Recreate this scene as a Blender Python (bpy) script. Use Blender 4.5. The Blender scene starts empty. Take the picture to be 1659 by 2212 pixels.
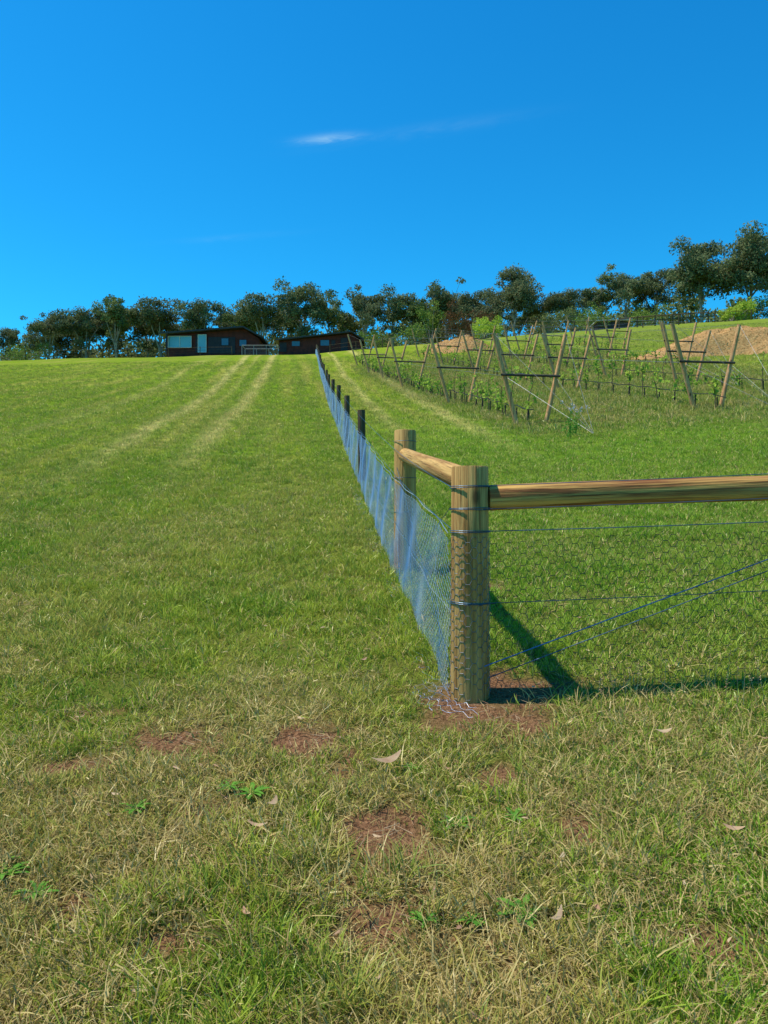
import bpy, math, random
import numpy as np
from mathutils import Vector, Matrix
rng=np.random.default_rng(7); random.seed(7)
scene=bpy.context.scene
scene.view_settings.view_transform='Standard'; scene.view_settings.look='None'; scene.view_settings.exposure=0
# ---------------------------------------------------------------- terrain
TY=np.array([-3000,-200,-60,-20,0,4.07,6.82,12.3,17.2,22.8,30.7,50,70,85,95,104,130,160,220,400,1000,3000],float)
TZ=np.array([-80,-14,-8,-4.2,-1.58,-.972,-.547,.45,1.45,2.6,4.2,8.6,13.6,17.2,19.4,21.2,25.3,27.6,29,24,0,-60],float)
_d=np.diff(TZ)/np.diff(TY)
_m=np.concatenate([[_d[0]],(_d[1:]*np.diff(TY)[:-1]+_d[:-1]*np.diff(TY)[1:])/(np.diff(TY)[:-1]+np.diff(TY)[1:]),[_d[-1]]])
def G(y):
    y=np.clip(np.asarray(y,float),TY[0],TY[-1]-1e-3)
    i=np.clip(np.searchsorted(TY,y,side='right')-1,0,len(TY)-2)
    h=TY[i+1]-TY[i]; t=(y-TY[i])/h
    return (2*t**3-3*t**2+1)*TZ[i]+(t**3-2*t**2+t)*h*_m[i]+(-2*t**3+3*t**2)*TZ[i+1]+(t**3-t**2)*h*_m[i+1]
def fenceX(y): return -.0967*np.clip(y,-50,130)+.8457
def gz(x,y):
    x=np.asarray(x,float); y=np.asarray(y,float)
    t=np.clip(x-fenceX(y),-100,170)
    s=np.clip(y/60,0,1); s=s*s*(3-2*s); w=.5+.5*s
    c=np.where(t>0,.1*t/(1+np.maximum(t,0)/200),.02*t)
    a=np.clip(np.abs(y)/40,0.1,1.5)
    u=.06*a*(np.sin(x*.35+y*.22)+.7*np.sin(x*.9-y*.5+1.3)*.5+np.sin(y*.31-x*.11+.4)*.6)
    return G(y)+w*c+u*.6
def gf(x,y): return float(gz(x,y))
# ---------------------------------------------------------------- noise + colour field
def vn(x,y,f,seed=0):
    x=np.asarray(x,float)*f+seed*17.3; y=np.asarray(y,float)*f+seed*7.7
    xi=np.floor(x);yi=np.floor(y);fx=x-xi;fy=y-yi; fx=fx*fx*(3-2*fx);fy=fy*fy*(3-2*fy)
    def h(a,b):
        v=np.sin(a*127.1+b*311.7+seed*74.7)*43758.5453; return v-np.floor(v)
    return (h(xi,yi)*(1-fx)+h(xi+1,yi)*fx)*(1-fy)+(h(xi,yi+1)*(1-fx)+h(xi+1,yi+1)*fx)*fy
def fbm(x,y,f,seed=0,o=4):
    s=0;a=1;n=0
    for i in range(o): s=s+a*vn(x,y,f*2.03**i,seed+i);n+=a;a*=.55
    return s/n
def sst(v,a,b):
    t=np.clip((v-a)/(b-a),0,1); return t*t*(3-2*t)
def lerp(c,d,f): return c*(1-f[...,None])+np.asarray(d,float)*f[...,None]
PATCH=[(-.93,3.5,.36),(-.3,3.55,.34),(.03,2.8,.24),(.05,2.42,.26),(.76,4.08,.36),(.36,3.86,.34),(-.62,3.05,.2),(.9,2.25,.2),(-1.0,2.35,.17),(.62,3.72,.26),(.86,6.2,.2),(-.1,3.3,.2),(-1.3,3.3,.22),(.3,2.1,.18),(-1.6,3.9,.2),(.75,2.9,.15),(1.9,3.1,.15),(.25,4.5,.14),(-.55,2.3,.15),(.45,3.2,.16),(-1.5,2.75,.16)]
def patchm(x,y):
    m=np.zeros_like(x,dtype=float)
    wx=x+.5*(fbm(x,y,5,31,4)-.5); wy=y+.5*(fbm(x,y,5,41,4)-.5)
    for px,py,r in PATCH:
        d=np.hypot(wx-px,(wy-py)); m=np.maximum(m,1-sst(d,r*.3,r*1.2))
    return m*sst(fbm(x,y,9,51,3)+.3*(np.hypot(x-.5,y-4.0)<.5),.25,.52)
def tracks(X,Y):
    out=np.zeros_like(X,dtype=float)
    for k,c,w,y0,am in((.12,2.0,.5,10,1.),(.136,3.6,.55,9,1.),(.13,2.8,.25,16,.45),(.15,6.6,.5,15,.5),(.095,-2.3,.34,15,.9),(.086,-3.9,.46,12,.95)):
        wob=.25*(fbm(X,Y,.12,60)-.5)
        g=(1-sst(np.abs(X+k*Y+c+wob),0,w))*sst(Y,y0,y0+12)*am; out=np.maximum(out,g)
    return out
def gcol(X,Y):
    X=np.asarray(X,float);Y=np.asarray(Y,float)
    nb=fbm(X,Y,.3,1);nm=fbm(X,Y,1.6,2);nf=fbm(X,Y,7,3)
    st=fbm((X+.11*Y)*1.6,Y*.10,1.0,4)
    c=np.zeros(X.shape+(3,))+np.array((.15,.285,.014))
    c=lerp(c,(.31,.40,.026),sst(nm,.3,.68))
    c=lerp(c,(.42,.42,.055),.6*sst(nb,.4,.7))
    c=lerp(c,(.05,.14,.012),.55*sst(nf,.48,.75))
    c=lerp(c,(.33,.40,.028),.55*np.clip((Y-7)/30,0,1))
    c=lerp(c,(.52,.43,.10),.65*sst(st,.47,.72)*np.clip((Y-6)/18,0,1))
    mow=sst(.5+.5*np.cos((X+.13*Y)*2*math.pi/1.6+2.6),.3,.8); left=(X-fenceX(Y))<0
    c=lerp(c,(.13,.27,.014),.6*mow*left*sst(Y,6,20)*(.3+nb))
    fr=X-fenceX(Y)
    c=lerp(c,(.15,.34,.022),.6*sst(fr,-.3,.3)*(1-sst(Y,14,28)))
    c=lerp(c,(.26,.31,.055),.6*sst(fr,14,24)*sst(Y,30,45))
    oc=X+.135*Y-5.2
    om=sst(oc,-.3,1.)*sst(Y,15.5,19.5)*(1-sst(Y,54,62))*(1-sst(oc,14,18))
    oc2=lerp(np.zeros(X.shape+(3,))+np.array((.15,.21,.03)),(.26,.21,.07),sst(fbm(X,Y,1.,8),.4,.65))
    c=c*(1-.8*om[...,None])+oc2*.8*om[...,None]
    c=lerp(c,(.80,.63,.22),.92*tracks(X,Y)*(.45+.55*sst(nm,.25,.6)))
    dn=fbm(X,Y,1.2,9,5)
    d=sst(dn,.38,.6)*np.interp(Y,[2,3.2,5.5,12],[.9,.7,.34,.18])*(1-.6*sst(fr,0,.4))
    c=lerp(c,(.48,.35,.11),d)
    return c
# ---------------------------------------------------------------- mesh builder
class MB:
    def __init__(s): s.v=[];s.f=[];s.n=0
    def add(s,v,f,mat=0):
        v=np.asarray(v,float).reshape(-1,3); f=np.asarray(f,int)
        if f.ndim==1: f=f[None,:]
        s.v.append(v); s.f.append((f+s.n,mat)); s.n+=len(v)
    def mesh(s,name,mats,smooth=False):
        me=bpy.data.meshes.new(name)
        V=np.concatenate(s.v); me.vertices.add(len(V)); me.vertices.foreach_set('co',V.ravel())
        L=np.concatenate([f.ravel() for f,_ in s.f]); 
        tot=np.concatenate([np.full(len(f),f.shape[1]) for f,_ in s.f])
        st=np.concatenate([[0],np.cumsum(tot)[:-1]])
        mi=np.concatenate([np.full(len(f),m) for f,m in s.f])
        me.loops.add(len(L)); me.loops.foreach_set('vertex_index',L.astype(np.int32))
        me.polygons.add(len(tot)); me.polygons.foreach_set('loop_start',st.astype(np.int32))
        for m in mats: me.materials.append(m)
        me.polygons.foreach_set('material_index',mi.astype(np.int32))
        me.polygons.foreach_set('use_smooth',np.full(len(tot),smooth))
        me.update(calc_edges=True); me.validate()
        return me
    def build(s,name,mats,smooth=False,parent=None):
        ob=bpy.data.objects.new(name,s.mesh(name,mats,smooth)); scene.collection.objects.link(ob)
        if parent: ob.parent=parent
        return ob
def empty(name,loc=(0,0,0)):
    e=bpy.data.objects.new(name,None); e.location=loc; e.empty_display_size=.3; scene.collection.objects.link(e); return e
def tubes(mb,P0,P1,r0,r1=None,k=3,mat=0):
    P0=np.asarray(P0,float).reshape(-1,3);P1=np.asarray(P1,float).reshape(-1,3);n=len(P0)
    r0=np.broadcast_to(np.asarray(r0,float),(n,)); r1=r0 if r1 is None else np.broadcast_to(np.asarray(r1,float),(n,))
    d=P1-P0; d/=np.maximum(np.linalg.norm(d,axis=1,keepdims=True),1e-9)
    up=np.where(np.abs(d[:,2:3])>.9,np.array([[1.,0,0]]),np.array([[0,0,1.]]))
    a=np.cross(d,up); a/=np.linalg.norm(a,axis=1,keepdims=True); b=np.cross(d,a)
    ang=np.arange(k)*2*math.pi/k
    ring=np.cos(ang)[None,:,None]*a[:,None,:]+np.sin(ang)[None,:,None]*b[:,None,:]
    V=np.concatenate([P0[:,None]+ring*r0[:,None,None],P1[:,None]+ring*r1[:,None,None]],axis=1).reshape(-1,3)
    base=(np.arange(n)*2*k)[:,None,None]
    q=np.array([[i,(i+1)%k,k+(i+1)%k,k+i] for i in range(k)])
    mb.add(V,(base+q[None]).reshape(-1,4),mat)
def polytube(mb,pts,r,k=5,mat=0):
    pts=np.asarray(pts,float); tubes(mb,pts[:-1],pts[1:],r,k=k,mat=mat)
def box(mb,x0,x1,y0,y1,z0,z1,mat=0):
    v=[(x,y,z) for z in(z0,z1) for y in(y0,y1) for x in(x0,x1)]
    mb.add(v,[(0,2,3,1),(4,5,7,6),(0,1,5,4),(2,6,7,3),(0,4,6,2),(1,3,7,5)],mat)
def leafquads(mb,C,size,aspect=.6,mat=0,flat=0.0):
    n=len(C); size=np.broadcast_to(size,(n,))
    a=rng.normal(size=(n,3)); a[:,2]*=(1-flat*.7); a/=np.linalg.norm(a,axis=1,keepdims=True)
    b=rng.normal(size=(n,3)); b-=a*(a*b).sum(1,keepdims=True); b/=np.linalg.norm(b,axis=1,keepdims=True)
    s=size[:,None]
    V=np.stack([C-a*s*.5,C+b*s*aspect*.5,C+a*s*.5,C-b*s*aspect*.5],axis=1).reshape(-1,3)
    mb.add(V,np.arange(4*n).reshape(n,4),mat)
# ---------------------------------------------------------------- nodes
class NT:
    def __init__(s,nt): s.nt=nt
    def new(s,t): return s.nt.nodes.new(t)
    def put(s,inp,v):
        if isinstance(v,bpy.types.NodeSocket): s.nt.links.new(v,inp)
        elif v is not None:
            if isinstance(v,(tuple,list)) and len(v)==3 and len(inp.default_value)==4: v=(*v,1)
            inp.default_value=v
    def math(s,op,a,b=None,c=None,clamp=False):
        n=s.new('ShaderNodeMath'); n.operation=op; n.use_clamp=clamp; s.put(n.inputs[0],a)
        if b is not None: s.put(n.inputs[1],b)
        if c is not None: s.put(n.inputs[2],c)
        return n.outputs[0]
    def noise(s,vec,scale,detail=3,rough=.55,dist=0):
        n=s.new('ShaderNodeTexNoise'); 
        if vec is not None: s.put(n.inputs['Vector'],vec)
        n.inputs['Scale'].default_value=scale;n.inputs['Detail'].default_value=detail;n.inputs['Roughness'].default_value=rough;n.inputs['Distortion'].default_value=dist
        return n.outputs[0]
    def rng(s,v,a,b,c=0.,d=1.,smooth=False):
        n=s.new('ShaderNodeMapRange'); n.interpolation_type='SMOOTHSTEP' if smooth else 'LINEAR'
        s.put(n.inputs[0],v)
        for i,x in zip((1,2,3,4),(a,b,c,d)): n.inputs[i].default_value=x
        return n.outputs[0]
    def mix(s,f,a,b,blend='MIX'):
        n=s.new('ShaderNodeMix'); n.data_type='RGBA'; n.blend_type=blend
        s.put(n.inputs[0],f); s.put(n.inputs[6],a); s.put(n.inputs[7],b); return n.outputs[2]
    def mapping(s,vec,scale=(1,1,1),rot=(0,0,0)):
        n=s.new('ShaderNodeMapping'); s.put(n.inputs[0],vec); n.inputs['Scale'].default_value=scale; n.inputs['Rotation'].default_value=rot; return n.outputs[0]
    def sep(s,v):
        n=s.new('ShaderNodeSeparateXYZ'); s.put(n.inputs[0],v); return n.outputs
    def comb(s,x,y,z):
        n=s.new('ShaderNodeCombineXYZ'); s.put(n.inputs[0],x);s.put(n.inputs[1],y);s.put(n.inputs[2],z); return n.outputs[0]
    def bump(s,h,strength=.5,dist=.02):
        n=s.new('ShaderNodeBump'); s.put(n.inputs['Height'],h); n.inputs['Strength'].default_value=strength; n.inputs['Distance'].default_value=dist; return n.outputs[0]
    def attr(s,name,inst=False):
        n=s.new('ShaderNodeAttribute'); n.attribute_name=name; n.attribute_type='INSTANCER' if inst else 'GEOMETRY'; return n.outputs
def newmat(name):
    m=bpy.data.materials.new(name); m.use_nodes=True
    nt=m.node_tree; p=nt.nodes['Principled BSDF']; return m,NT(nt),p
def simple(name,c1,c2=None,scale=8,rough=.7,metal=0,spec=.3,bump=0):
    m,t,p=newmat(name); tc=t.new('ShaderNodeTexCoord').outputs['Object']
    n=t.noise(tc,scale,4)
    t.put(p.inputs['Base Color'],t.mix(t.rng(n,.35,.65),c1,c2 or tuple(x*.7 for x in c1)))
    p.inputs['Roughness'].default_value=rough;p.inputs['Metallic'].default_value=metal;p.inputs['Specular IOR Level'].default_value=spec
    if bump: t.put(p.inputs['Normal'],t.bump(n,bump,.02))
    return m
def ground_mat():
    m,t,p=newmat('pasture')
    pos=t.new('ShaderNodeNewGeometry').outputs['Position']; X,Y,Z=t.sep(pos)
    c=t.attr('gcol')[0]; soilm=t.attr('soil')[2]
    near=t.rng(Y,4,20,1,0)
    fine=t.noise(pos,60,3,.7); mid=t.noise(t.mapping(pos,(1,.45,1)),14,4,.75)
    c=t.mix(t.math('MULTIPLY',near,.75),c,t.mix(fine,(.03,.035,.010),(.22,.16,.055)))  # thatch brown, darkened to paint in the shade between tufts
    c=t.mix(t.rng(mid,.35,.7,.65,.0),c,(.06,.11,.008))
    c=t.mix(soilm,c,t.mix(t.rng(fine,.35,.65),(.09,.040,.020),(.31,.16,.08)))
    t.put(p.inputs['Base Color'],c); p.inputs['Roughness'].default_value=1; p.inputs['Specular IOR Level'].default_value=.0
    t.put(p.inputs['Normal'],t.bump(t.math('ADD',mid,t.math('MULTIPLY',fine,.4)),.8,.05))
    return m
def blade_mat(name,dry=False,tall=False):
    m=bpy.data.materials.new(name); m.use_nodes=True; m.node_tree.nodes.clear(); t=NT(m.node_tree)
    oi=t.new('ShaderNodeObjectInfo').outputs['Random']
    if dry: c=t.mix(oi,(.70,.54,.21),(.34,.23,.08))
    else:
        c=t.attr('gcol',True)[0]
        c=t.mix(t.rng(oi,0,1,0,.4),c,(.50,.60,.05)); c=t.mix(t.rng(oi,.6,1,0,.7),c,(.05,.17,.015))
    g=t.new('ShaderNodeNewGeometry')
    vm=t.new('ShaderNodeVectorMath'); vm.operation='MULTIPLY_ADD'; t.put(vm.inputs[0],g.outputs['Normal']); vm.inputs[1].default_value=(.75,.75,.75); vm.inputs[2].default_value=(0,0,.6)
    nn=t.new('ShaderNodeVectorMath'); nn.operation='NORMALIZE'; t.put(nn.inputs[0],vm.outputs[0])
    df=t.new('ShaderNodeBsdfDiffuse'); t.put(df.inputs[0],c); t.put(df.inputs['Normal'],nn.outputs[0])
    tr=t.new('ShaderNodeBsdfTranslucent'); t.put(tr.inputs[0],c)
    mx=t.new('ShaderNodeMixShader'); mx.inputs[0].default_value=.3
    t.nt.links.new(df.outputs[0],mx.inputs[1]); t.nt.links.new(tr.outputs[0],mx.inputs[2])
    gl=t.new('ShaderNodeBsdfGlossy'); gl.inputs['Roughness'].default_value=.35; gl.inputs[0].default_value=(1,1,.8,1)
    m2=t.new('ShaderNodeMixShader'); m2.inputs[0].default_value=.018; t.nt.links.new(mx.outputs[0],m2.inputs[1]); t.nt.links.new(gl.outputs[0],m2.inputs[2])
    o=t.new('ShaderNodeOutputMaterial'); t.nt.links.new(m2.outputs[0],o.inputs[0])
    return m
def leaf_mat(name,c1,c2,c3=None,scale=.5,trans=.25,up=0.):
    m=bpy.data.materials.new(name); m.use_nodes=True; m.node_tree.nodes.clear(); t=NT(m.node_tree)
    g=t.new('ShaderNodeNewGeometry'); tc=g.outputs['Position']; oi=t.new('ShaderNodeObjectInfo').outputs['Random']
    c=t.mix(t.rng(t.noise(tc,scale,2),.35,.65),c1,c2)
    if c3: c=t.mix(t.math('MULTIPLY',oi,.6),c,c3)
    df=t.new('ShaderNodeBsdfDiffuse'); t.put(df.inputs[0],c)
    if up>0:
        vm=t.new('ShaderNodeVectorMath'); vm.operation='MULTIPLY_ADD'; t.put(vm.inputs[0],g.outputs['Normal']); vm.inputs[1].default_value=(1-up*.4,)*3; vm.inputs[2].default_value=(0,0,up)
        nn=t.new('ShaderNodeVectorMath'); nn.operation='NORMALIZE'; t.put(nn.inputs[0],vm.outputs[0]); t.put(df.inputs['Normal'],nn.outputs[0])
    tr=t.new('ShaderNodeBsdfTranslucent'); t.put(tr.inputs[0],c)
    mx=t.new('ShaderNodeMixShader'); mx.inputs[0].default_value=trans
    t.nt.links.new(df.outputs[0],mx.inputs[1]); t.nt.links.new(tr.outputs[0],mx.inputs[2])
    o=t.new('ShaderNodeOutputMaterial'); t.nt.links.new(mx.outputs[0],o.inputs[0])
    return m
def wood_mat(name,ca,cb,cc,grain=1.):
    m,t,p=newmat(name)
    tc=t.new('ShaderNodeTexCoord').outputs['Object']
    g=t.noise(t.mapping(tc,(26,26,1.1)),1.0,6,.65,.6)
    g2=t.noise(t.mapping(tc,(90,90,2.5)),1.0,3,.6)
    b=t.noise(t.mapping(tc,(5,5,1.6)),1.0,3,.6)
    c=t.mix(t.rng(g,.38,.6),ca,cb); c=t.mix(t.rng(b,.5,.7,0,.6),c,cc)
    c=t.mix(t.rng(g2,.57,.68,0,.75),c,tuple(x*.25 for x in cb))
    vo=t.new('ShaderNodeTexVoronoi'); t.put(vo.inputs['Vector'],t.mapping(tc,(5,5,2.2))); vo.inputs['Scale'].default_value=1
    c=t.mix(t.rng(vo.outputs['Distance'],.06,.16,.85,0),c,(.06,.028,.010))
    t.put(p.inputs['Base Color'],c); p.inputs['Roughness'].default_value=.8; p.inputs['Specular IOR Level'].default_value=.15
    t.put(p.inputs['Normal'],t.bump(t.math('ADD',g,g2),.8*grain,.008))
    return m
M_ground=ground_mat()
M_blade=blade_mat('grass_blade'); M_dry=blade_mat('dry_blade',dry=True); M_tall=M_blade
M_post=wood_mat('treated_pine',(.62,.365,.12),(.32,.155,.045),(.48,.30,.10))
M_rail=wood_mat('treated_pine_rail',(.70,.40,.11),(.24,.09,.032),(.44,.24,.08))
M_postd=wood_mat('shaded_pine',(.13,.09,.045),(.06,.04,.022),(.16,.12,.06))  # shaded look of the line posts put into the wood colour
M_trel=wood_mat('trellis_pine',(.76,.40,.16),(.44,.20,.085),(.58,.34,.18))
M_dark=simple('dark_timber',(.09,.065,.045),(.045,.032,.025),6)
M_netb=simple('netting_wire_blue_lit',(.20,.40,.72),(.58,.67,.80),3,.35,.1,.6)  # same wire as the side netting, its sunlit look put into the colour
M_netg=simple('netting_wire_grey_unlit',(.012,.03,.025),(.04,.07,.06),5,.5,.2,.3)  # same netting wire painted darker, as the run the sun misses
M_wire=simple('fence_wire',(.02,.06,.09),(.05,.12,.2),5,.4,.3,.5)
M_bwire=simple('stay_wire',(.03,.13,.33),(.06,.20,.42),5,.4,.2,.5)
M_gwire=simple('galvanised_wire',(.22,.23,.25),(.13,.14,.16),5,.45,.5,.4)
M_pipe=simple('poly_pipe',(.012,.014,.016),None,5,.5)
# ---------------------------------------------------------------- ground
def sgeo(a,b,n): return np.geomspace(a,b,n)
ys=np.unique(np.round(np.concatenate([-sgeo(30,3000,14),np.linspace(-30,0,30),np.arange(0,1.6,.15),np.arange(1.6,6.5,.045),np.arange(6.5,30,.15),np.arange(30,110,.5),np.arange(110,165,1.),sgeo(165,3000,26)]),4))
xs=np.unique(np.round(np.concatenate([-sgeo(90,3000,16),np.arange(-90,-16,1.),np.arange(-16,-3,.2),np.arange(-3,3,.05),np.arange(3,16,.2),np.arange(16,90,1.),sgeo(90,3000,16)]),4))
XX,YY=np.meshgrid(xs,ys); ZZ=gz(XX,YY)
mb=MB(); nx=len(xs); ny=len(ys)
idx=np.arange(nx*ny).reshape(ny,nx)
mb.add(np.stack([XX,YY,ZZ],-1).reshape(-1,3),np.stack([idx[:-1,:-1],idx[:-1,1:],idx[1:,1:],idx[1:,:-1]],-1).reshape(-1,4))
gob=mb.build('ground',[M_ground],True)
a=gob.data.attributes.new('gcol','FLOAT_COLOR','POINT'); cc=gcol(XX,YY).reshape(-1,3); a.data.foreach_set('color',np.column_stack([cc,np.ones(len(cc))]).ravel())
a=gob.data.attributes.new('soil','FLOAT','POINT'); a.data.foreach_set('value',(patchm(XX,YY)*(YY<8)).ravel())
# ---------------------------------------------------------------- grass
def hidden_coll(name,meshes):
    c=bpy.data.collections.new(name)
    for i,me in enumerate(meshes):
        o=bpy.data.objects.new('%s_%02d'%(name,i),me); c.objects.link(o)
    return c
def tuft(seed,nb,hmin,hmax,rad,wid,lean,dryf,mats):
    r=np.random.default_rng(seed); mb=MB()
    for i in range(nb):
        a=r.uniform(0,6.283); q=rad*math.sqrt(r.uniform()); bx,by=q*math.cos(a),q*math.sin(a)
        h=r.uniform(hmin,hmax); w=wid*r.uniform(.7,1.3); da=r.uniform(0,6.283) if r.uniform()<.5 else a
        L=lean*r.uniform(.2,1.3)*h; dx,dy=math.cos(da),math.sin(da); sa=r.uniform(0,6.283); sx,sy=math.cos(sa)*w,math.sin(sa)*w
        v=[]
        for f,ww in((0,1),(.4,.9),(.75,.6)):
            ox=bx+dx*L*f**1.7; oy=by+dy*L*f**1.7; z=h*f*(1-.25*f*min(lean,1.6))-.008
            v+= [(ox-sx*ww,oy-sy*ww,z),(ox+sx*ww,oy+sy*ww,z)]
        v.append((bx+dx*L,by+dy*L,h*(1-.3*min(lean,1.8))-.008))
        m=1 if r.uniform()<dryf else 0
        mb.add(v,[(0,1,3,2),(2,3,5,4)],m); mb.add(np.array(v)[4:],[(0,1,2)],m)
    return mb.mesh('tuft',mats)
C_green=hidden_coll('grass_tuft',[tuft(s,20,.022,.066,.055,.0022,.95,.14,[M_blade,M_dry]) for s in range(7)])
C_long=hidden_coll('long_tuft',[tuft(40+s,24,.06,.13,.05,.0023,.8,.06,[M_blade,M_dry]) for s in range(4)])
C_dry=hidden_coll('dry_tuft',[tuft(20+s,20,.015,.055,.06,.0018,2.0,.85,[M_blade,M_dry]) for s in range(5)])
C_tall=hidden_coll('tall_tuft',[tuft(60+s,20,.06,.20,.12,.006,.6,.22,[M_tall,M_dry]) for s in range(4)])
def scatter(name,x,y,coll,ncol,smin,smax,sc=None,tilt=.25):
    P=np.stack([x,y,gz(x,y)],-1)
    n=len(P); me=bpy.data.meshes.new(name); me.vertices.add(n); me.vertices.foreach_set('co',P.ravel())
    rot=np.stack([rng.normal(0,tilt,n),rng.normal(0,tilt,n),rng.uniform(0,6.283,n)],-1)
    s=rng.uniform(smin,smax,n); 
    if sc is not None: s=s*sc
    a=me.attributes.new('rot','FLOAT_VECTOR','POINT'); a.data.foreach_set('vector',rot.ravel())
    a=me.attributes.new('scl','FLOAT_VECTOR','POINT'); a.data.foreach_set('vector',np.repeat(s,3))
    a=me.attributes.new('idx','INT','POINT'); a.data.foreach_set('value',rng.integers(0,ncol,n).astype(np.int32))
    cc=gcol(x,y)*rng.uniform(.75,1.15,(n,1)); a=me.attributes.new('gcol','FLOAT_COLOR','POINT'); a.data.foreach_set('color',np.column_stack([cc,np.ones(n)]).ravel())
    ob=bpy.data.objects.new(name,me); scene.collection.objects.link(ob)
    g=bpy.data.node_groups.new(name+'_nodes','GeometryNodeTree')
    g.interface.new_socket('Geometry',in_out='INPUT',socket_type='NodeSocketGeometry'); g.interface.new_socket('Geometry',in_out='OUTPUT',socket_type='NodeSocketGeometry')
    gi=g.nodes.new('NodeGroupInput');go=g.nodes.new('NodeGroupOutput');ip=g.nodes.new('GeometryNodeInstanceOnPoints');ci=g.nodes.new('GeometryNodeCollectionInfo')
    ci.inputs['Collection'].default_value=coll; ci.inputs['Separate Children'].default_value=True; ci.inputs['Reset Children'].default_value=True
    def na(nm,t):
        x=g.nodes.new('GeometryNodeInputNamedAttribute'); x.data_type=t; x.inputs['Name'].default_value=nm; return x.outputs['Attribute']
    L=g.links.new
    L(gi.outputs[0],ip.inputs['Points']);L(ci.outputs[0],ip.inputs['Instance']);ip.inputs['Pick Instance'].default_value=True
    L(na('idx','INT'),ip.inputs['Instance Index']);L(na('rot','FLOAT_VECTOR'),ip.inputs['Rotation']);L(na('scl','FLOAT_VECTOR'),ip.inputs['Scale'])
    L(ip.outputs[0],go.inputs[0])
    md=ob.modifiers.new('scatter','NODES'); md.node_group=g
    return ob
def sample(n,y0,y1,ex,k=.58,pad=.8):
    yy=np.linspace(y0,y1,4000); w=(k*yy+pad)*yy**(-ex); cdf=np.cumsum(w); cdf/=cdf[-1]
    y=np.interp(rng.uniform(0,1,n),cdf,yy); x=rng.uniform(-1,1,n)*(k*y+pad); return x,y
U_=lambda x: rng.uniform(size=len(x))
x,y=sample(112000,1.3,75,1.5)
thin=sst(fbm(x,y,2.2,71),.42,.66)*.7*(y<6)
keep=U_(x)>np.maximum(np.clip(patchm(x,y-.03)*1.4,0,.98)*(y<8),thin)
x,y=x[keep],y[keep]
scatter('grass',x,y,C_green,7,.65,1.3,1+np.clip((y-3)/28,0,1.2))
x,y=sample(48000,1.3,13,1.3)
keep=(U_(x)<np.clip(-.14+fbm(x,y,1.2,9,5)*1.0+np.clip((3.6-y)*.3,-.35,.35)-.3*(x>fenceX(y))*(y>4),.05,1))&(U_(x)>patchm(x,y)*.93)
x,y=x[keep],y[keep]
scatter('dry_grass',x,y,C_dry,5,.8,1.5,None,.45)
x,y=sample(36000,1.3,16,1.2)
fr=x-fenceX(y)
keep=(U_(x)<np.clip((fbm(x,y,1.6,11)-.54)*3.2+.6*np.exp(-((fr)/.3)**2)*(y>4.6)+.3*(fr>0)*(y>4.6)*(y<7)+.25*np.exp(-((y-3.55)/.15)**2)*(x>1.1),0,1))&(U_(x)>np.clip(patchm(x,y)*1.8,0,1))
x,y=x[keep],y[keep]
scatter('long_grass',x,y,C_long,4,.6,1.2)
n=16000; y=rng.uniform(17.5,60,n); x=-.135*y+rng.uniform(5.4,21,n)
k=U_(x)<np.clip(fbm(x,y,.8,21)*1.3,0,1); x,y=x[k],y[k]
scatter('orchard_grass',x,y,C_tall,4,.6,1.15)
# ---------------------------------------------------------------- fence
fence=empty('wire_netting_fence')
def post(name,x,y,r,h,mat,below=.1,lean=(0,0),seed=0,z=None):
    rr=np.random.default_rng(seed+100); mb=MB(); k=28
    prof=[(-below,1.03),(0,1.03),(h*.3,1.01),(h*.6,.995),(h-.006,.975),(h,.93)]
    V=[];off=rr.normal(0,.012,k); off=(off+np.roll(off,1)+np.roll(off,2))/2
    for j,(zz,s) in enumerate(prof):
        for i in range(k):
            a=i*2*math.pi/k; q=r*s*(1+off[i]); V.append((q*math.cos(a),q*math.sin(a),zz))
    F=[(j*k+i,j*k+(i+1)%k,(j+1)*k+(i+1)%k,(j+1)*k+i) for j in range(len(prof)-1) for i in range(k)]
    mb.add(V,F); top=np.array(V[-k:]); mb.add(top,[tuple(range(k))])
    ob=mb.build(name,[mat],True,fence); ob.location=(x,y,gf(x,y) if z is None else z); ob.rotation_euler=(lean[0],lean[1],rr.uniform(0,6))
    return ob
def rail(name,p0,p1,r,mat,r2=None):
    p0=Vector(p0);p1=Vector(p1);L=(p1-p0).length; r2=r2 or r; mb=MB();k=24;rr=np.random.default_rng(5)
    V=[];nn=10
    zs=[0,.006]+[L*i/nn for i in range(1,nn)]+[L-.006,L]
    off=rr.normal(0,.02,k); off=(off+np.roll(off,1))/2
    for j,z in enumerate(zs):
        s=.94 if j in(0,len(zs)-1) else 1
        q0=(r+(r2-r)*z/L)*s; cx,cy=.006*math.sin(z*2.3),.008*math.sin(z*1.7+1)
        for i in range(k):
            a=i*2*math.pi/k; q=q0*(1+off[i]); V.append((cx+q*math.cos(a),cy+q*math.sin(a),z))
    n=len(zs); mb.add(V,[(j*k+i,j*k+(i+1)%k,(j+1)*k+(i+1)%k,(j+1)*k+i) for j in range(n-1) for i in range(k)])
    mb.add(np.array(V[:k]),[tuple(reversed(range(k)))]); mb.add(np.array(V[-k:]),[tuple(range(k))])
    ob=mb.build(name,[mat],True,fence); ob.location=p0; ob.rotation_mode='QUATERNION'; ob.rotation_quaternion=(p1-p0).to_track_quat('Z','Y'); return ob
PX,PY=.452,4.07; Z0=gf(PX,PY); ZT=.239
post('corner_post',PX,PY,.101,ZT-Z0,M_post,seed=1)
P2X,P2Y=float(fenceX(6.82)),6.82
Z2=gf(P2X,P2Y); post('strainer_post',P2X,P2Y,.098,.72-Z2,M_post,seed=2)
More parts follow.
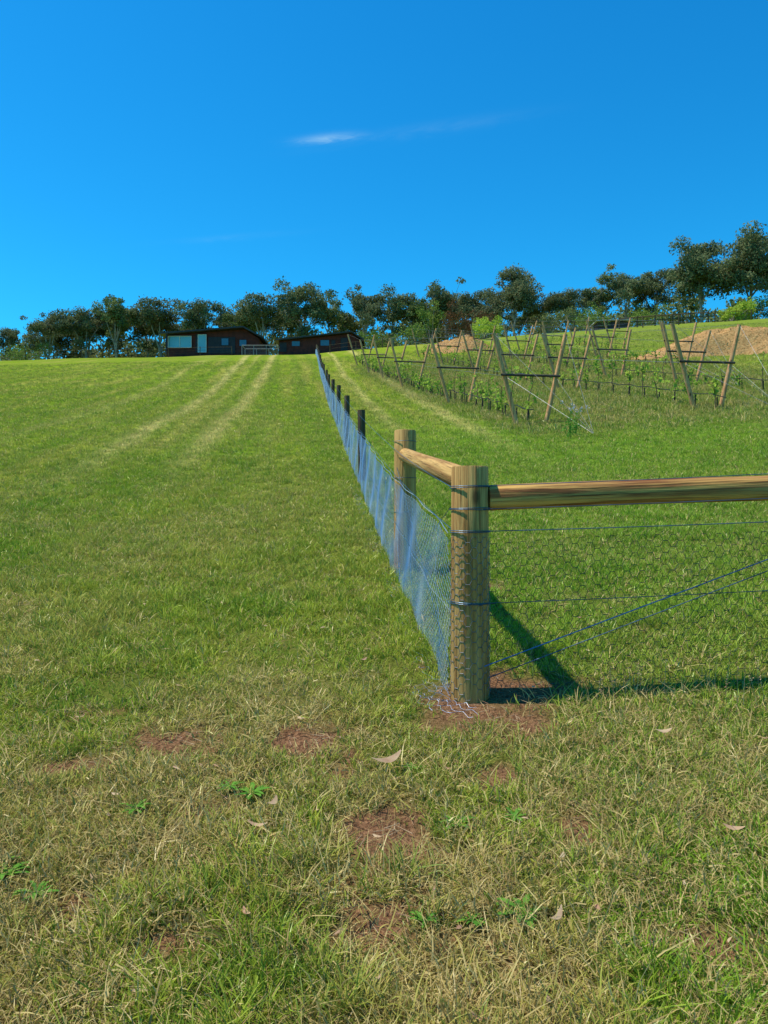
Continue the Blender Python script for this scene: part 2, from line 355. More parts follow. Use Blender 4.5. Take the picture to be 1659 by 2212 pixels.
rail('stay_rail',(PX-.012,PY+.095,.165),(P2X+.0,P2Y-.10,.50),.067,M_post,.062)
R3X=3.35; R3Y=4.13; Z3=gf(R3X,R3Y)
post('strainer_post_side',R3X,R3Y,.1,1.3,M_post,seed=3)
rail('stay_rail_side',(PX+.098,PY+.0,.067),(R3X-.1,R3Y,.067+.042*2.7),.068,M_rail,.066)
PYS=[12.3,17.3,22.6,27.9]+[27.9+5.25*k for k in range(1,13)]
for i,yv in enumerate(PYS):
    xv=float(fenceX(yv)); h=1.18+random.uniform(-.04,.05)
    post('fence_post_%d'%i,xv,yv,.062+.004*math.sin(i*3),h,M_postd,seed=10+i,lean=(random.uniform(-.02,.02),random.uniform(-.02,.02)))
def net(mb,P,L,H,e,d,dh,r,s0=0.):
    p=2*(e+d); ncol=int(L/p); nrow=int(H/dh)
    I,J=np.meshgrid(np.arange(ncol),np.arange(nrow)); I=I.ravel();J=J.ravel()
    x0=s0+I*p+(J%2)*(e+d); h=J*dh
    A=[P(x0,h)];B=[P(x0+e,h)]
    up=J<nrow-1
    A.append(P(x0[up]+e,h[up]));B.append(P(x0[up]+e+d,h[up]+dh))
    A.append(P(x0[up],h[up]));B.append(P(x0[up]-d,h[up]+dh))
    tubes(mb,np.concatenate(A),np.concatenate(B),np.concatenate([np.full(len(A[0]),r*1.5),np.full(2*up.sum(),r)]),k=3)
sl=math.hypot(1,.0967)
def PL(s,h):
    y=4.07+s/sl; off=np.where(y<7,.106,.106-np.clip((y-7)/5,0,1)*.042)
    sag=.02*np.sin(s*2.1)*np.sin(h*4)+.012*np.sin(s*7+h*9)
    hh=h*(1+.015*np.sin(s*1.3))
    x=fenceX(y)-off-sag*.8
    return np.stack([x,y,gz(x,y)+hh-.01],-1)
mb=MB(); net(mb,PL,15.9,.87,.020,.013,.027,.00098); net(mb,PL,30,.87,.040,.026,.054,.0017,s0=15.9); net(mb,PL,45,.87,.07,.05,.1,.0032,s0=45.9)
for hh,r in((.868,.0024),(.45,.0012),(.01,.0015)):
    s=np.linspace(0,90,500); polytube(mb,PL(s,np.full_like(s,hh)),r,3)
for i in range(12):
    s0=.2+i*1.1+random.uniform(-.2,.2); s=np.linspace(s0,s0+random.uniform(.0,.3),12); polytube(mb,PL(s,np.linspace(.02,.86,12))-np.array([.003,0,0]),.0013,3)
mb.build('wire_netting',[M_netb],False,fence)
mb=MB()
def PR(s,h):
    x=PX+s; y=PY-.072+.02*np.sin(s*2)+.008*np.sin(s*6+h*5)
    return np.stack([x,y,gz(x,y)+h*(1+.01*np.sin(s*3))],-1)
net(mb,PR,2.9,.86,.024,.015,.031,.00125,s0=.1)
mb.build('wire_netting_side',[M_netg],False,fence)
mb=MB()
def PW(s,h):
    a=math.pi+s/.1045; r=.1045+.0025*np.sin(h*31+s*20)
    return np.stack([PX+r*np.cos(a),PY+r*np.sin(a),Z0+h],-1)
net(mb,PW,.36,.87,.020,.013,.027,.0012)
mb.build('wire_netting_wrap',[M_gwire],False,fence)
mb=MB()
def PA(s,h):
    y=3.98+s; x=fenceX(y)-.12-h; return np.stack([x,y,gz(x,y)+.012+.02*np.sin(s*9+h*20)**2],-1)
net(mb,PA,8,.16,.026,.033,.045,.0007)
def PA2(s,h):
    a=s/.3; r=.15+h; return np.stack([PX+r*np.cos(a+2.6),PY+r*np.sin(a+2.6),gz(PX+r*np.cos(a+2.6),PY+r*np.sin(a+2.6))+.01+.015*np.sin(s*19+h*30)**2],-1)
net(mb,PA2,.75,.2,.024,.03,.03,.0006)
mb.build('netting_apron',[M_netb],False,fence)
mb=MB()
def ring(x,y,z,r,w,tilt=0):
    a=np.linspace(0,2*math.pi,29); polytube(mb,np.stack([x+r*np.cos(a),y+r*np.sin(a),z+tilt*np.cos(a)],-1),w,4)
for z in(.135,.128,.02,.012,-.098,-.106,-.47,-.476): ring(PX,PY,z,.1055,.0021,random.uniform(-.004,.004))
def wire(pts,r=.0021,n=12,sag=.01,mat=0):
    out=[]
    for a,b in zip(pts[:-1],pts[1:]):
        t=np.linspace(0,1,n)[:,None]; q=np.array(a)*(1-t)+np.array(b)*t; q[:,2]-=4*sag*(t*(1-t))[:,0]; out.append(q[:-1])
    out.append(np.array([pts[-1]])); polytube(mb,np.concatenate(out),r,4,mat)
yf=PY-.078
wire([(PX+.06,yf,.135),(R3X,yf+.05,.135+.05*2.8)]); wire([(PX+.06,yf,.015),(R3X,yf+.05,.015+.045*2.8)])
wire([(PX+.06,yf,-.10),(R3X,yf+.05,-.10+.04*2.8)],.0024); wire([(PX+.06,yf,-.472),(R3X,yf+.05,-.472+.05*2.8)])
wire([(PX+.06,yf,-.80),(R3X,yf+.05,.26)],.0030,sag=.0,mat=1); wire([(PX+.07,yf+.14,-.90),(R3X,yf+.15,.18)],.0030,sag=.0)
wire([(PX-.09,PY+.06,-.86),(P2X-.08,P2Y,.42)],.0022,sag=0); wire([(PX-.04,PY+.09,.1),(P2X+.08,P2Y,-.4)],.0022,sag=0)
for hh in(1.1,.88,.47):
    pts=[]
    for yv in [4.07,6.82]+PYS: pts.append((float(fenceX(yv))-(.10 if yv<7 else .06),yv,gf(float(fenceX(yv)),yv)+hh))
    wire(pts,.002,n=6,sag=.012,mat=0)
for z in(.62,.30,.0): ring(P2X,P2Y,z,.102,.002)
mb.build('line_wires',[M_wire,M_bwire],False,fence)
# ---------------------------------------------------------------- trellis
rowd=np.array([-.135,1.]); rowd/=np.linalg.norm(rowd); perp=np.array([rowd[1],-rowd[0]])
ROWS=[(6.4,[19.7,27.6,38,45,52,60],20,63),(11.55,[20.9,31,37.5,44.5,53,62],20.5,62),(15.55,[29.6,36,43,50.5,59],22,62),(19.6,[38,47,55,62],38,62),(23.6,[54,61],53,62)]
def trellis(cx,cy,seed):
    r=np.random.default_rng(seed); mb=MB(); b=gf(cx,cy)
    hL,hR=2.25+r.normal(0,.06),2.25+r.normal(0,.06)
    def W(p,h): return np.array([cx+perp[0]*p,cy+perp[1]*p,b+h])
    tL,tR=-.99+r.normal(0,.05),.99+r.normal(0,.05)
    P=[(W(-.34,-.15),W(tL,hL)),(W(.36,-.15),W(tR,hR))]
    for a,c in P:
        tubes(mb,[a],[c],.062,.055,k=12); d=(c-a)/np.linalg.norm(c-a)
        tubes(mb,[c],[c+d*.002],.055,.001,k=12)
    f=1.2/2.2; xl=-.34+(tL+.34)*f; xr=.36+(tR-.36)*f
    tubes(mb,[W(xl-.1,1.22)+np.array([0,-.06,0])],[W(xr+.1,1.22)+np.array([0,-.06,0])],.034,k=6,mat=1)
    mb.build('trellis_frame',[M_trel,M_dark],True)
    return W(tL,hL),W(tR,hR),W(xl,1.2),W(xr,1.2)
M_vleaf=leaf_mat('vine_leaf',(.17,.30,.035),(.40,.50,.07),None,1.5,.35,.4)
M_stem=simple('vine_stem',(.14,.08,.05),None,10)
sd=0
for ri,(c,fy,y0,y1) in enumerate(ROWS):
    A=[]
    for yv in fy:
        sd+=1; A.append(trellis(c-.135*yv,yv,sd))
    mb=MB(); fx=c-.135*fy[0]; ay=fy[0]-2.6; 
    anc=np.array([fx+.9,ay,gf(fx+.9,ay)])
    for j in range(4): polytube(mb,([anc] if ri<3 else [])+[a[j] for a in A],.0032,4)
    mb.build('trellis_wires',[M_gwire],False)
    mb=MB(); yv=y0; r=np.random.default_rng(70+ri)
    while yv<y1:
        xx=c-.135*yv+r.normal(0,.04); b=gf(xx,yv); hgt=r.uniform(.45,1.3)
        p0=np.array([xx,yv,b-.02]); p1=p0+np.array([r.normal(0,.05),r.normal(0,.05),hgt*.6]); p2=p1+np.array([r.normal(0,.07),r.normal(0,.07),hgt*.4])
        tubes(mb,[p0,p1],[p1,p2],[.016,.012],[.012,.006],k=5,mat=1)
        tubes(mb,[p0+np.array([.05,0,0])],[p0+np.array([.05,0,.34])],.018,k=5,mat=2)
        for q in range(r.integers(1,5)):
            s=p1+(p2-p1)*r.uniform(-.6,1); e=s+np.array([r.normal(0,.18),r.normal(0,.25),r.uniform(.02,.25)]); tubes(mb,[s],[e],.007,.003,k=4,mat=1)
            n=r.integers(6,16); C=s+(e-s)*r.uniform(.1,1.1,(n,1))+r.normal(0,.055,(n,3)); leafquads(mb,C,r.uniform(.07,.15,n),.8)
        n=r.integers(5,20); C=p1+(p2-p1)*r.uniform(-.8,1.1,(n,1))+r.normal(0,.07,(n,3)); leafquads(mb,C,r.uniform(.07,.14,n),.8)
        yv+=r.uniform(.75,1.4)*(.75 if ri==0 else 1)
    mb.build('grapevine_row',[M_vleaf,M_stem,M_pipe],False)
    mb=MB(); s=np.arange(y0-.5,y1,.7); xx=c-.135*s
    polytube(mb,np.stack([xx,s,gz(xx,s)+.36+.03*np.sin(s*4)],-1),.012,5)
    mb.build('irrigation_pipe',[M_pipe],True)
# ---------------------------------------------------------------- wood-chip piles
m,t,p=newmat('wood_chips'); pos=t.new('ShaderNodeNewGeometry').outputs['Position']
n1=t.noise(pos,9,5,.8); n2=t.noise(pos,1.2,3)
c=t.mix(t.rng(n1,.35,.65),(.34,.16,.055),(.72,.42,.17)); c=t.mix(t.rng(n2,.5,.7,0,.5),c,(.54,.27,.10))
t.put(p.inputs['Base Color'],c); p.inputs['Roughness'].default_value=.95; p.inputs['Specular IOR Level'].default_value=0; t.put(p.inputs['Normal'],t.bump(n1,.6,.08)); M_chip=m
def pile(cx,cy,rx,ry,h,seed,lumps):
    r=np.random.default_rng(seed); n=90; g=np.linspace(-1.15,1.15,n); U,V=np.meshgrid(g,g); H=np.zeros_like(U)
    for lx,ly,lr,lh in lumps:
        d=np.hypot(U-lx,V-ly)/lr; H=H+(lh*np.clip(1-d*d,0,1)**1.3)**2
    H=np.sqrt(H)
    X=cx+U*rx;Y=cy+V*ry
    H=H*h*(.8+.45*fbm(U,V,4,seed))+.10*(fbm(U,V,14,seed+1)-.4)*(H>0.02)
    Z=gz(X,Y)+H-.06; mb=MB(); idx=np.arange(n*n).reshape(n,n)
    mb.add(np.stack([X,Y,Z],-1).reshape(-1,3),np.stack([idx[:-1,:-1],idx[:-1,1:],idx[1:,1:],idx[1:,:-1]],-1).reshape(-1,4))
    C=np.stack([X,Y,Z],-1).reshape(-1,3)[(H.ravel()>.02)]; C=C[r.integers(0,len(C),3000)]+r.normal(0,.04,(3000,3)); leafquads(mb,C,r.uniform(.05,.13,3000),.4)
    mb.build('wood_chip_pile',[M_chip],False)
pile(19.8,44,5.4,2.8,1.4,3,[(-.4,0,.5,.75),(-.05,.05,.55,.85),(.35,-.05,.6,.85),(-.75,-.1,.4,.3),(.75,0,.4,.5)])
pile(6.2,66,3.1,2.4,1.2,4,[(0,0,.8,.9),(.4,.1,.6,.8),(-.5,0,.5,.5)])
# ---------------------------------------------------------------- trees
M_bark=simple('gum_bark',(.36,.32,.26),(.18,.15,.12),1.5,.9)
M_euc=leaf_mat('eucalypt_leaf',(.085,.13,.04),(.24,.28,.09),(.16,.17,.07),.45,.28,.35)
M_eucb=leaf_mat('eucalypt_leaf_grey',(.09,.125,.055),(.22,.25,.11),(.17,.17,.08),.45,.28,.35)
M_euc2=leaf_mat('wattle_leaf',(.10,.17,.03),(.24,.31,.06),None,.6,.25,.35)
M_redl=leaf_mat('copper_leaf',(.12,.06,.03),(.21,.11,.05),None,.6,.2)
M_bright=leaf_mat('shrub_leaf',(.26,.40,.04),(.46,.52,.07),None,.8,.35,.3)
def tree_mesh(seed,H,R,ncl,leafmat,leafs=.42,low=.3,npc=230):
    r=np.random.default_rng(seed); mb=MB()
    base=np.array([0,0,-.3]); nseg=4; pts=[base]; ht=H*r.uniform(.30,.40)
    for i in range(nseg): pts.append(np.array([r.normal(0,.02*H),r.normal(0,.02*H),0])*((i+1)/nseg)+np.array([0,0,ht*(i+1)/nseg]))
    r0=H*.022; rad=np.linspace(r0,r0*.65,nseg+1)
    for i in range(nseg): tubes(mb,[pts[i]],[pts[i+1]],rad[i],rad[i+1],k=7,mat=1)
    top=pts[-1]; clumps=[]
    nl=r.integers(5,8)
    for l in range(nl):
        a=l*2*math.pi/nl+r.uniform(-.4,.4); rr=R*r.uniform(.3,.8); zz=H*r.uniform(.5,.88)
        if l==0: rr*=.3; zz=H*.9
        e=np.array([rr*math.cos(a),rr*math.sin(a),zz]); m_=top+(e-top)*.5+np.array([r.normal(0,.03*H),r.normal(0,.03*H),r.uniform(-.05,.04)*H])
        st=pts[r.integers(2,nseg+1)]
        tubes(mb,[st,m_],[m_,e],[r0*.5,r0*.33],[r0*.33,r0*.12],k=5,mat=1)
        for q in range(max(3,ncl//nl)):
            c=m_+(e-m_)*r.uniform(.05,1.2)+np.array([r.normal(0,R*.24),r.normal(0,R*.24),r.normal(0,H*.09)])
            c[2]=min(max(c[2],H*low),H*.92)
            clumps.append(c); tubes(mb,[m_+(e-m_)*r.uniform(0,.8)],[c],r0*.16,r0*.05,k=4,mat=1)
    for c in clumps:
        s=R*r.uniform(.13,.29); n=int(npc*r.uniform(.7,1.3)*(s/(R*.25))**1.6)
        v=r.normal(size=(n,3)); v/=np.linalg.norm(v,axis=1,keepdims=True); q=r.uniform(.3,1.15,(n,1))**.7
        v=v*q*np.array([s,s,s*.7]); v[:,2]+= -.15*s*(np.hypot(v[:,0],v[:,1])/s)**2
        v*= (1+.22*np.sin(v[:,:1]*5/s+c[0]))
        leafquads(mb,c+v,r.uniform(.6,1.3,n)*leafs,.55)
    return mb.mesh('tree',[leafmat,M_bark]),H
TM=[tree_mesh(s,12,r_,n_,(M_euc,M_eucb)[s%2],.38,low=lo) for s,r_,n_,lo in((1,4.9,48,.24),(2,4.5,42,.28),(3,5.6,54,.22),(4,4.2,40,.32),(5,5.0,50,.20),(6,4.7,38,.36),(7,6.0,90,.22),(8,5.4,50,.28))]
TT=[(-63,130,31.1),(-59.5,133,32.1),(-55.6,128,33),(-50.5,131,34.8),(-45,130,36.8),(-37.7,131,35.8),(-30.3,130,36),(-23.3,132,35),(-19.8,128,35.7),(-13.6,130,38.5),(-8.9,133,37.2),(-3.5,130,37.3),(1.6,131,37.4),(5.5,130,36.4),(10.5,130,38.2),(14.8,128,36.7),(20.2,120,37.8),(25.9,122,34.2),(29.5,120,34.8),(33.8,121,36.6),(37.4,120,37.6),(42.1,120,37.6),(45.2,110,38.2),(51.2,108,38.8),(57,112,38),(66,120,38),(-70,128,31.5),(-78,132,33),(-88,130,32),(75,125,39),(-41.5,136,35.5),(-33.5,137,35.5),(17.3,134,36.5),(8,137,36.5),(-16.5,137,37),(-53,138,35),(-27,138,35.5),(-5,138,36.5),(-47.5,138,36),(-58,140,34),(23,132,35)]
for i,(tx,ty,zt) in enumerate(TT):
    me,H=TM[(i*5+i//3)%8]
    if i in(16,22,23): me,H=TM[6]
    b=gf(tx,ty); h=(zt-b)
    o=bpy.data.objects.new('eucalyptus_tree',me); scene.collection.objects.link(o); o.location=(tx,ty,b)
    wid=h/H*random.uniform(.9,1.12)*(1.12 if h<11 else .9)
    if i in(22,23): wid=h/H*1.0
    o.scale=(wid,wid,h/H); o.rotation_euler[2]=random.uniform(0,6.28)
mb=MB()
n=420; r=np.random.default_rng(9)
for i in range(n):
    bx=r.uniform(-125,105); by=r.uniform(140,158); hh=r.uniform(2.5,8)+ (1.0 if bx>-30 else 0); s=r.uniform(1.6,3)
    c=np.array([bx,by,gf(bx,by)+hh-1.5]); k=110
    v=r.normal(size=(k,3)); v/=np.linalg.norm(v,axis=1,keepdims=True); v*=r.uniform(.5,1,(k,1))*np.array([s,s,s*.7]); leafquads(mb,c+v,r.uniform(.5,.9,k),.6)
    if i%4==0: tubes(mb,[(bx,by,gf(bx,by)-.3)],[(bx+.4,by,c[2])],.2,.1,k=5,mat=1)
mb.build('background_trees',[M_euc,M_bark])
def shrub(name,x,y,w,h,mat,seed):
    r=np.random.default_rng(seed); mb=MB(); b=gf(x,y)
    for i in range(12):
        c=np.array([x+r.normal(0,w*.25),y+r.normal(0,w*.25),b+h*r.uniform(.25,.8)]); s=w*r.uniform(.15,.28); k=170
        tubes(mb,[(x,y,b-.1)],[c],.05,.02,k=4,mat=1)
        v=r.normal(size=(k,3)); v/=np.linalg.norm(v,axis=1,keepdims=True); v*=r.uniform(.4,1,(k,1))*s; leafquads(mb,c+v,r.uniform(.15,.32,k),.6)
    mb.build(name,[mat,M_bark])
for (x,y,w,h,m_,s) in((14.6,108,4,3.2,M_bright,1),(13,100,3.4,2.4,M_bright,2),(45.5,101,3,2.0,M_bright,3),(48,103,4,2.4,M_bright,4),(10.8,118,5,7.2,M_redl,5),(13.8,119,5,6,M_redl,6),(4,112,6,3.2,M_euc2,7),(30,108,6,3.0,M_euc2,8),(38,112,6,3,M_euc2,9),(-2,115,5,3,M_euc2,10),(-33,125,6,4,M_euc2,11),(-58,124,7,3.6,M_euc2,12),(24,112,5,3.5,M_euc,13),(53,104,5,3,M_euc2,14),(7.2,118,4,8,M_euc2,15)):
    shrub('garden_shrub',x,y,w,h,m_,s)
# ---------------------------------------------------------------- houses
M_brick=simple('dark_red_cladding',(.115,.024,.018),(.055,.014,.012),2,.8)
M_roof=simple('dark_roof',(.045,.045,.05),(.025,.025,.03),2,.5)
M_trimw=simple('pale_trim',(.60,.62,.62),(.5,.52,.53),4,.5)
M_trimg=simple('grey_frame',(.30,.30,.30),(.22,.22,.22),4,.5)
M_dk=simple('dark_wall',(.030,.026,.034),(.018,.016,.022),2,.6)
m,t,p=newmat('window_glass'); tc=t.new('ShaderNodeTexCoord').outputs['Object']; t.put(p.inputs['Base Color'],t.mix(t.noise(tc,.6,2),(.08,.26,.36),(.20,.44,.52))); p.inputs['Roughness'].default_value=.06; p.inputs['Specular IOR Level'].default_value=.8; M_glass=m  # sky reflection put into the glass as a cyan base colour
m,t,p=newmat('dark_window_glass'); tc=t.new('ShaderNodeTexCoord').outputs['Object']; t.put(p.inputs['Base Color'],t.mix(t.noise(tc,.6,2),(.03,.06,.10),(.06,.12,.2))); p.inputs['Roughness'].default_value=.06; p.inputs['Specular IOR Level'].default_value=.8; M_glassd=m
def prism(mb,poly,y0,y1,mat=0):
    n=len(poly); V=[(x,y0,z) for x,z in poly]+[(x,y1,z) for x,z in poly]
    mb.add(V,[tuple(range(n))]+[],mat); mb.add(V,[tuple(reversed(range(n,2*n)))],mat)
    mb.add(V,[(i,n+i,n+(i+1)%n,(i+1)%n) for i in range(n)],mat)
def slab(mb,a,b,y0,y1,th,mat=0):
    prism(mb,[(a[0],a[1]),(b[0],b[1]),(b[0],b[1]+th),(a[0],a[1]+th)],y0,y1,mat)
def part(mb,name,mats,par): return mb.build(name,mats,False,par)
H1=empty('brick_house',(-22.9,103.5,gf(-22.9,103.5)+.45))
mb=MB(); prism(mb,[(-6.2,-1.5),(6.2,-1.5),(6.2,1.9),(4.2,3.15),(-6.2,2.35)],0,9); part(mb,'walls',[M_brick],H1)
mb=MB(); slab(mb,(-6.9,2.33),(4.2,3.2),-1,9.8,.2); slab(mb,(4.205,3.2),(6.9,1.75),-1,9.8,.2); part(mb,'roof',[M_roof],H1)
mb=MB(); box(mb,-2.3,-.9,-.12,-.01,0,2.5); box(mb,-.6,3.0,-.1,-.01,-.1,2.1); box(mb,-6.1,-5.9,-.9,-.7,0,2.3); part(mb,'dark_panels',[M_dk],H1)
mb=MB(); box(mb,-5.9,-2.9,-.14,-.03,.75,2.15); box(mb,-1.9,-.9,-.2,-.13,.1,2.35); part(mb,'windows',[M_glass],H1)
mb=MB(); box(mb,1.2,2.1,-.2,-.11,1.0,1.9); box(mb,3.6,4.5,-.2,-.02,.9,1.7); part(mb,'small_windows',[M_glassd],H1)
mb=MB()
for a,b_,c_,d_ in((-5.9,-2.9,.75,2.15),(-1.9,-.9,.1,2.35)):
    box(mb,a-.08,b_+.08,-.24,-.205,c_-.08,c_); box(mb,a-.08,b_+.08,-.24,-.205,d_,d_+.08); box(mb,a-.08,a,-.24,-.205,c_,d_); box(mb,b_,b_+.08,-.24,-.205,c_,d_)
box(mb,-4.43,-4.35,-.24,-.205,.75,2.15)
part(mb,'window_frames',[M_trimw],H1)
H2=empty('farm_shed',(-8.0,100,gf(-8,100)+.35))
mb=MB(); prism(mb,[(-5.6,-1.5),(4.9,-1.5),(4.9,1.35),(3.8,2.15),(-5.6,1.15)],0,7); part(mb,'walls',[M_brick],H2)
mb=MB(); slab(mb,(-6.0,1.15),(3.8,2.22),-.7,7.6,.16); slab(mb,(3.805,2.22),(5.4,1.2),-.7,7.6,.16); part(mb,'roof',[M_roof],H2)
mb=MB(); box(mb,-3.9,-2.9,-.09,-.01,.55,1.15); box(mb,-.2,.9,-.09,-.01,.6,1.3); part(mb,'windows',[M_glassd],H2)
mb=MB(); box(mb,2.4,3.3,-.08,-.01,-.2,1.6); box(mb,-5.5,-4.6,-.08,-.01,-.2,1.0); box(mb,1.2,1.7,-.08,-.01,.6,1.3); part(mb,'doors',[M_dk],H2)
E=empty('netted_enclosure',(-15.8,98.5,gf(-15.8,98.5)))
mb=MB()
for xx in(-2.3,-.8,.8,2.3):
    for yv in(0,2.2): tubes(mb,[(xx,yv,-.5)],[(xx,yv,1.25)],.035,k=6)
for yv in(0,2.2):
    tubes(mb,[(-2.3,yv,1.25)],[(2.3,yv,1.25)],.035,k=6)
for xx in(-2.3,2.3): tubes(mb,[(xx,0,1.25)],[(xx,2.2,1.25)],.035,k=6)
part(mb,'frame',[M_trimg],E)
mb=MB(); q=[]
for xx in np.arange(-2.3,2.3,.12): q.append(((xx,-.02,0),(xx,-.02,1.25)))
for zz in np.arange(.05,1.25,.12): q.append(((-2.3,-.02,zz),(2.3,-.02,zz)))
tubes(mb,[a for a,_ in q],[b_ for _,b_ in q],.006,k=3); part(mb,'netting',[M_gwire],E)
S=empty('garden_shed',(31.5,106,gf(31.5,106)))
mb=MB(); box(mb,-2.2,2.2,0,3,-.5,1.1); part(mb,'walls',[M_dk],S)
mb=MB(); slab(mb,(-2.5,1.1),(2.5,1.35),-.4,3.4,.12); part(mb,'roof',[M_trimw],S)
# ---------------------------------------------------------------- distant fences
def dfence(name,pts,step,h,r,rails,rmat):
    mb=MB(); P=[]
    for (x0,y0),(x1,y1) in zip(pts[:-1],pts[1:]):
        L=math.hypot(x1-x0,y1-y0); n=max(1,int(L/step))
        for i in range(n): P.append((x0+(x1-x0)*i/n,y0+(y1-y0)*i/n))
    P.append(pts[-1]); P=np.array(P); Z=gz(P[:,0],P[:,1])
    tubes(mb,np.column_stack([P,Z-.2]),np.column_stack([P,Z+h]),r,k=6)
    for hh,rr in rails: polytube(mb,np.column_stack([P,Z+hh]),rr,4)
    mb.build(name,[rmat],False)
dfence('boundary_fence',[(-75,94),(-31,97),(-19,96.5)],3.2,1.15,.05,((1.05,.015),(.7,.012),(.4,.012)),M_postd)
dfence('boundary_fence',[(14,88),(26,90),(46,88),(70,86)],3.6,1.2,.07,((1.1,.02),(.75,.015),(.4,.015)),M_postd)
dfence('post_and_rail_fence',[(28,92),(39,93)],1.9,1.3,.09,((1.2,.07),(.7,.06)),M_postd)
dfence('boundary_fence',[(-6.5,93),(3,90),(14,88)],3,1.15,.05,((1.05,.015),(.6,.012)),M_postd)
# ---------------------------------------------------------------- leaves, weeds
M_fall=simple('fallen_leaf',(.56,.40,.22),(.34,.17,.09),9,.7)
mb=MB(); r=np.random.default_rng(33)
def leaf(mb,x,y,L,W,a,z=.03,curl=.3,mat=0):
    n=7; V=[];c,s=math.cos(a),math.sin(a); b=gf(x,y)+z
    for i in range(n):
        f=i/(n-1); w=W*math.sin(math.pi*min(max(f,.03),.97))**.7; u=(f-.5)*L; zz=curl*L*(f-.5)**2*1.5
        for sg in(-1,1): V.append((x+u*c-sg*w*s*.5+.1*L*s*math.sin(3*f),y+u*s+sg*w*c*.5,b+zz+abs(sg)*.15*w+sg*.2*w))
    mb.add(V,[(2*i,2*i+1,2*i+3,2*i+2) for i in range(n-1)],mat)
x,y=sample(230,1.6,8,1.2)
for a,b_ in zip(x,y): leaf(mb,a,b_,r.uniform(.02,.06),r.uniform(.006,.014),r.uniform(0,6.28),r.uniform(.02,.055),r.uniform(-.3,.8))
for (a,b_,L,W,an) in((.01,3.22,.16,.032,.7),(-.42,2.9,.08,.02,1.3),(-.45,2.75,.08,.014,-.3),(1.2,2.65,.07,.018,-.4),(1.23,3.4,.08,.02,.2),(-.12,4.45,.06,.015,.9),(.5,2.25,.09,.016,1.)): leaf(mb,a,b_,L,W,an,.065,.5)
for px,py,pr in PATCH:
    for q in range(int(60*pr)+4):
        a=r.uniform(0,6.28); d=pr*r.uniform(0,1.1); x0=px+d*math.cos(a); y0=py+d*math.sin(a)
        if math.hypot(x0-PX,y0-PY)<.13: continue
        an=r.uniform(0,3.14); l=r.uniform(.02,.07); z=gf(x0,y0)+.012; dx,dy=math.cos(an)*l*.5,math.sin(an)*l*.5
        tubes(mb,[(x0-dx,y0-dy,z)],[(x0+dx,y0+dy,z+r.uniform(0,.015))],r.uniform(.0010,.0022),.0008,k=4)
mb.build('fallen_leaves',[M_fall],True)
M_weed=leaf_mat('broad_leaf',(.08,.24,.03),(.18,.37,.05),None,20,.3)
def weed(x,y,R,n,seed):
    r=np.random.default_rng(seed); mb=MB(); b=gf(x,y)
    for i in range(n):
        a=i*2.4+r.uniform(-.3,.3); L=R*r.uniform(.5,1.1); W=L*r.uniform(.22,.34); el=r.uniform(.15,.8); V=[]
        for j in range(7):
            f=j/6; w=W*(math.sin(math.pi*min(f*.93+.04,1))**.8)*(1 if j%2 else .7); d=L*f; z=L*math.sin(el)*f*(1.3-.9*f)
            for sg in(-1,1): V.append((x+math.cos(a)*d-sg*math.sin(a)*w*.5,y+math.sin(a)*d+sg*math.cos(a)*w*.5,b+.02+z+.12*w))
        mb.add(V,[(2*j,2*j+1,2*j+3,2*j+2) for j in range(6)])
    mb.build('broadleaf_weed',[M_weed],True)
for i,(a,b_,R,n) in enumerate([(.42,2.33,.09,14),(.27,2.82,.07,16),(-.52,3.05,.08,16),(-.62,3.1,.06,12),(.26,2.3,.05,12),(.48,2.86,.06,12),(-1.25,2.55,.08,18),(-1.1,2.45,.07,14),(-1.3,2.62,.07,14),(.12,2.3,.05,10),(-.95,2.95,.07,14),(.12,3.25,.05,10),(1.6,3.0,.06,10),(-1.6,2.9,.07,12)]): weed(a,b_,R,n,i)
mb=MB(); r=np.random.default_rng(12)
for i in range(26):
    x0=r.uniform(1.0,2.2); y0=r.uniform(3.65,3.95); b=gf(x0,y0); h=r.uniform(.12,.24); e=np.array([x0+r.normal(0,.03),y0+r.normal(0,.02),b+h])
    tubes(mb,[(x0,y0,b)],[e],.0012,.0008,k=3); C=e+r.normal(0,1,(14,3))*np.array([.005,.005,.014]); leafquads(mb,C,.010,.4)
mb.build('grass_seed_heads',[M_fall])
M_flow=simple('pale_violet_flower',(.62,.58,.70),(.45,.42,.55),20,.8)
def flower(x,y,h,seed):
    r=np.random.default_rng(seed); mb=MB(); b=gf(x,y)
    for i in range(5):
        e=np.array([x+r.normal(0,.12),y+r.normal(0,.12),b+h*r.uniform(.6,1)]); m_=np.array([x+r.normal(0,.03),y,b+h*.4]); tubes(mb,[(x,y,b-.02),m_],[m_,e],.006,.004,k=4,mat=0)
        C=e+r.normal(0,.02,(12,3)); leafquads(mb,C,.03,.6,mat=1)
    C=np.array([x,y,b+h*.25])+r.normal(0,1,(60,3))*np.array([.1,.1,h*.14]); leafquads(mb,C,.10,.25,mat=0)
    mb.build('flowering_weed',[M_weed,M_flow])
for i,(a,b_,h) in enumerate([(4.0,16.6,.95),(4.25,17.1,.8),(9.2,17.6,.7),(9.9,18.3,.8)]): flower(a,b_,h,i)
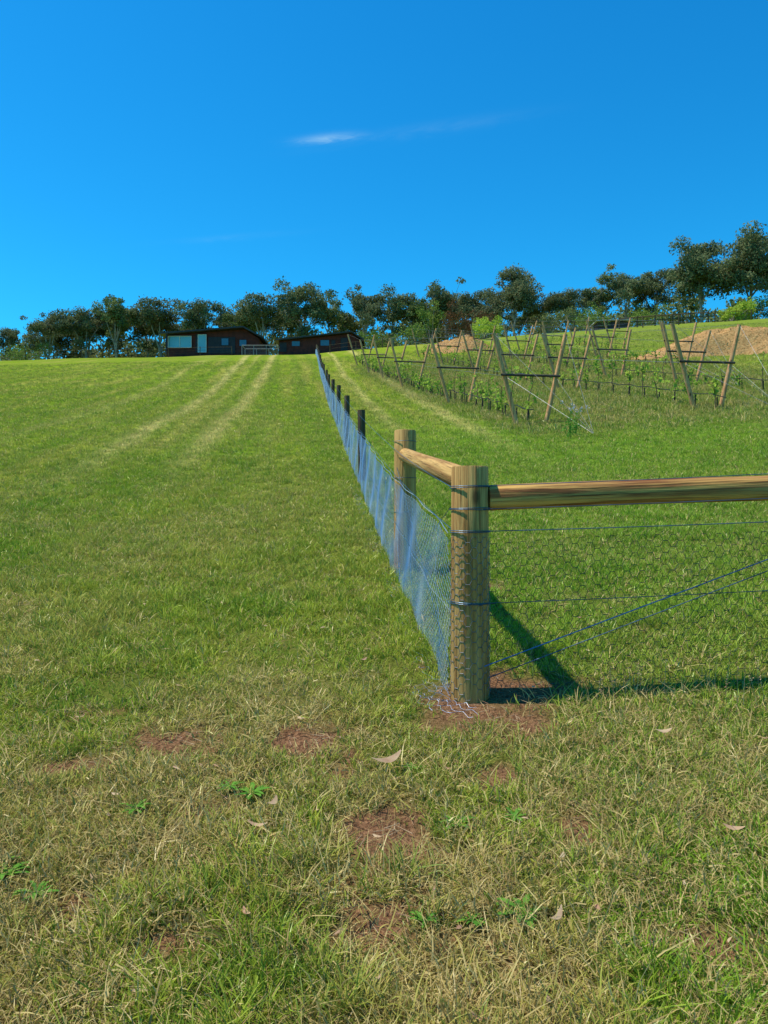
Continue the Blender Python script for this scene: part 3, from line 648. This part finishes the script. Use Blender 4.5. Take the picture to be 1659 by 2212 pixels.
# ---------------------------------------------------------------- light, sky, camera
az=math.radians(277); el=math.radians(64)
sd_=Vector((math.sin(az)*math.cos(el),math.cos(az)*math.cos(el),math.sin(el)))
L=bpy.data.lights.new('sun','SUN'); L.energy=5.0; L.angle=math.radians(.53); L.color=(1,.95,.84)
so=bpy.data.objects.new('sun',L); scene.collection.objects.link(so); so.rotation_mode='QUATERNION'; so.rotation_quaternion=(-sd_).to_track_quat('-Z','Y'); so.location=(-20,-5,50)
w=bpy.data.worlds.new('World'); scene.world=w; w.use_nodes=True; t=NT(w.node_tree)
bg=w.node_tree.nodes['Background']; sky=t.new('ShaderNodeTexSky'); sky.sky_type='NISHITA'; sky.sun_disc=False; sky.sun_elevation=el; sky.sun_rotation=az; sky.altitude=300; sky.air_density=1.0; sky.dust_density=.3; sky.ozone_density=2.5
hs=t.new('ShaderNodeHueSaturation'); hs.inputs['Saturation'].default_value=1.35; t.put(hs.inputs['Color'],sky.outputs[0])
c=t.mix(1.0,hs.outputs[0],(.22,1.26,1.32),'MULTIPLY')
D=t.new('ShaderNodeTexCoord').outputs['Generated']; dx,dy,dz=t.sep(D)
yp=t.math('MAXIMUM',dy,.05); U=t.math('DIVIDE',dx,yp); V=t.math('DIVIDE',dz,yp)
front=t.rng(dy,.05,.15)
def wisp(u0,v0,hl,hh,tilt,amt,sc):
    a=t.math('SUBTRACT',U,u0); b=t.math('SUBTRACT',t.math('SUBTRACT',V,v0),t.math('MULTIPLY',a,tilt))
    nz=t.noise(t.comb(t.math('MULTIPLY',a,sc),t.math('MULTIPLY',b,sc*4),u0*9),1,3,.65,.6)
    b=t.math('ADD',b,t.math('MULTIPLY_ADD',nz,hh*1.6,-hh*.8))
    e=t.math('ADD',t.math('POWER',t.math('ABSOLUTE',t.math('DIVIDE',a,hl)),2.),t.math('POWER',t.math('ABSOLUTE',t.math('DIVIDE',b,hh)),2.))
    g=t.math('EXPONENT',t.math('MULTIPLY',e,-1))
    return t.math('MULTIPLY',t.math('MULTIPLY',g,t.rng(nz,.3,.65,.15,1)),amt)
ws=[wisp(-.072,.4835,.036,.0058,.09,.36,28),wisp(.05,.495,.11,.008,.16,.05,18),wisp(-.2,.355,.07,.004,.08,.04,15)]
s=ws[0]
for q in ws[1:]: s=t.math('MAXIMUM',s,q)
c=t.mix(t.math('MULTIPLY',s,front),c,(4.0,6.0,6.6))
t.put(bg.inputs[0],c); bg.inputs[1].default_value=.15
cam=bpy.data.cameras.new('camera'); co=bpy.data.objects.new('camera',cam); scene.collection.objects.link(co); scene.camera=co
co.location=(0,0,0); co.rotation_euler=(math.radians(90),0,0); cam.sensor_fit='VERTICAL'; cam.angle=2*math.atan(1106/1670); cam.clip_start=.05; cam.clip_end=6000
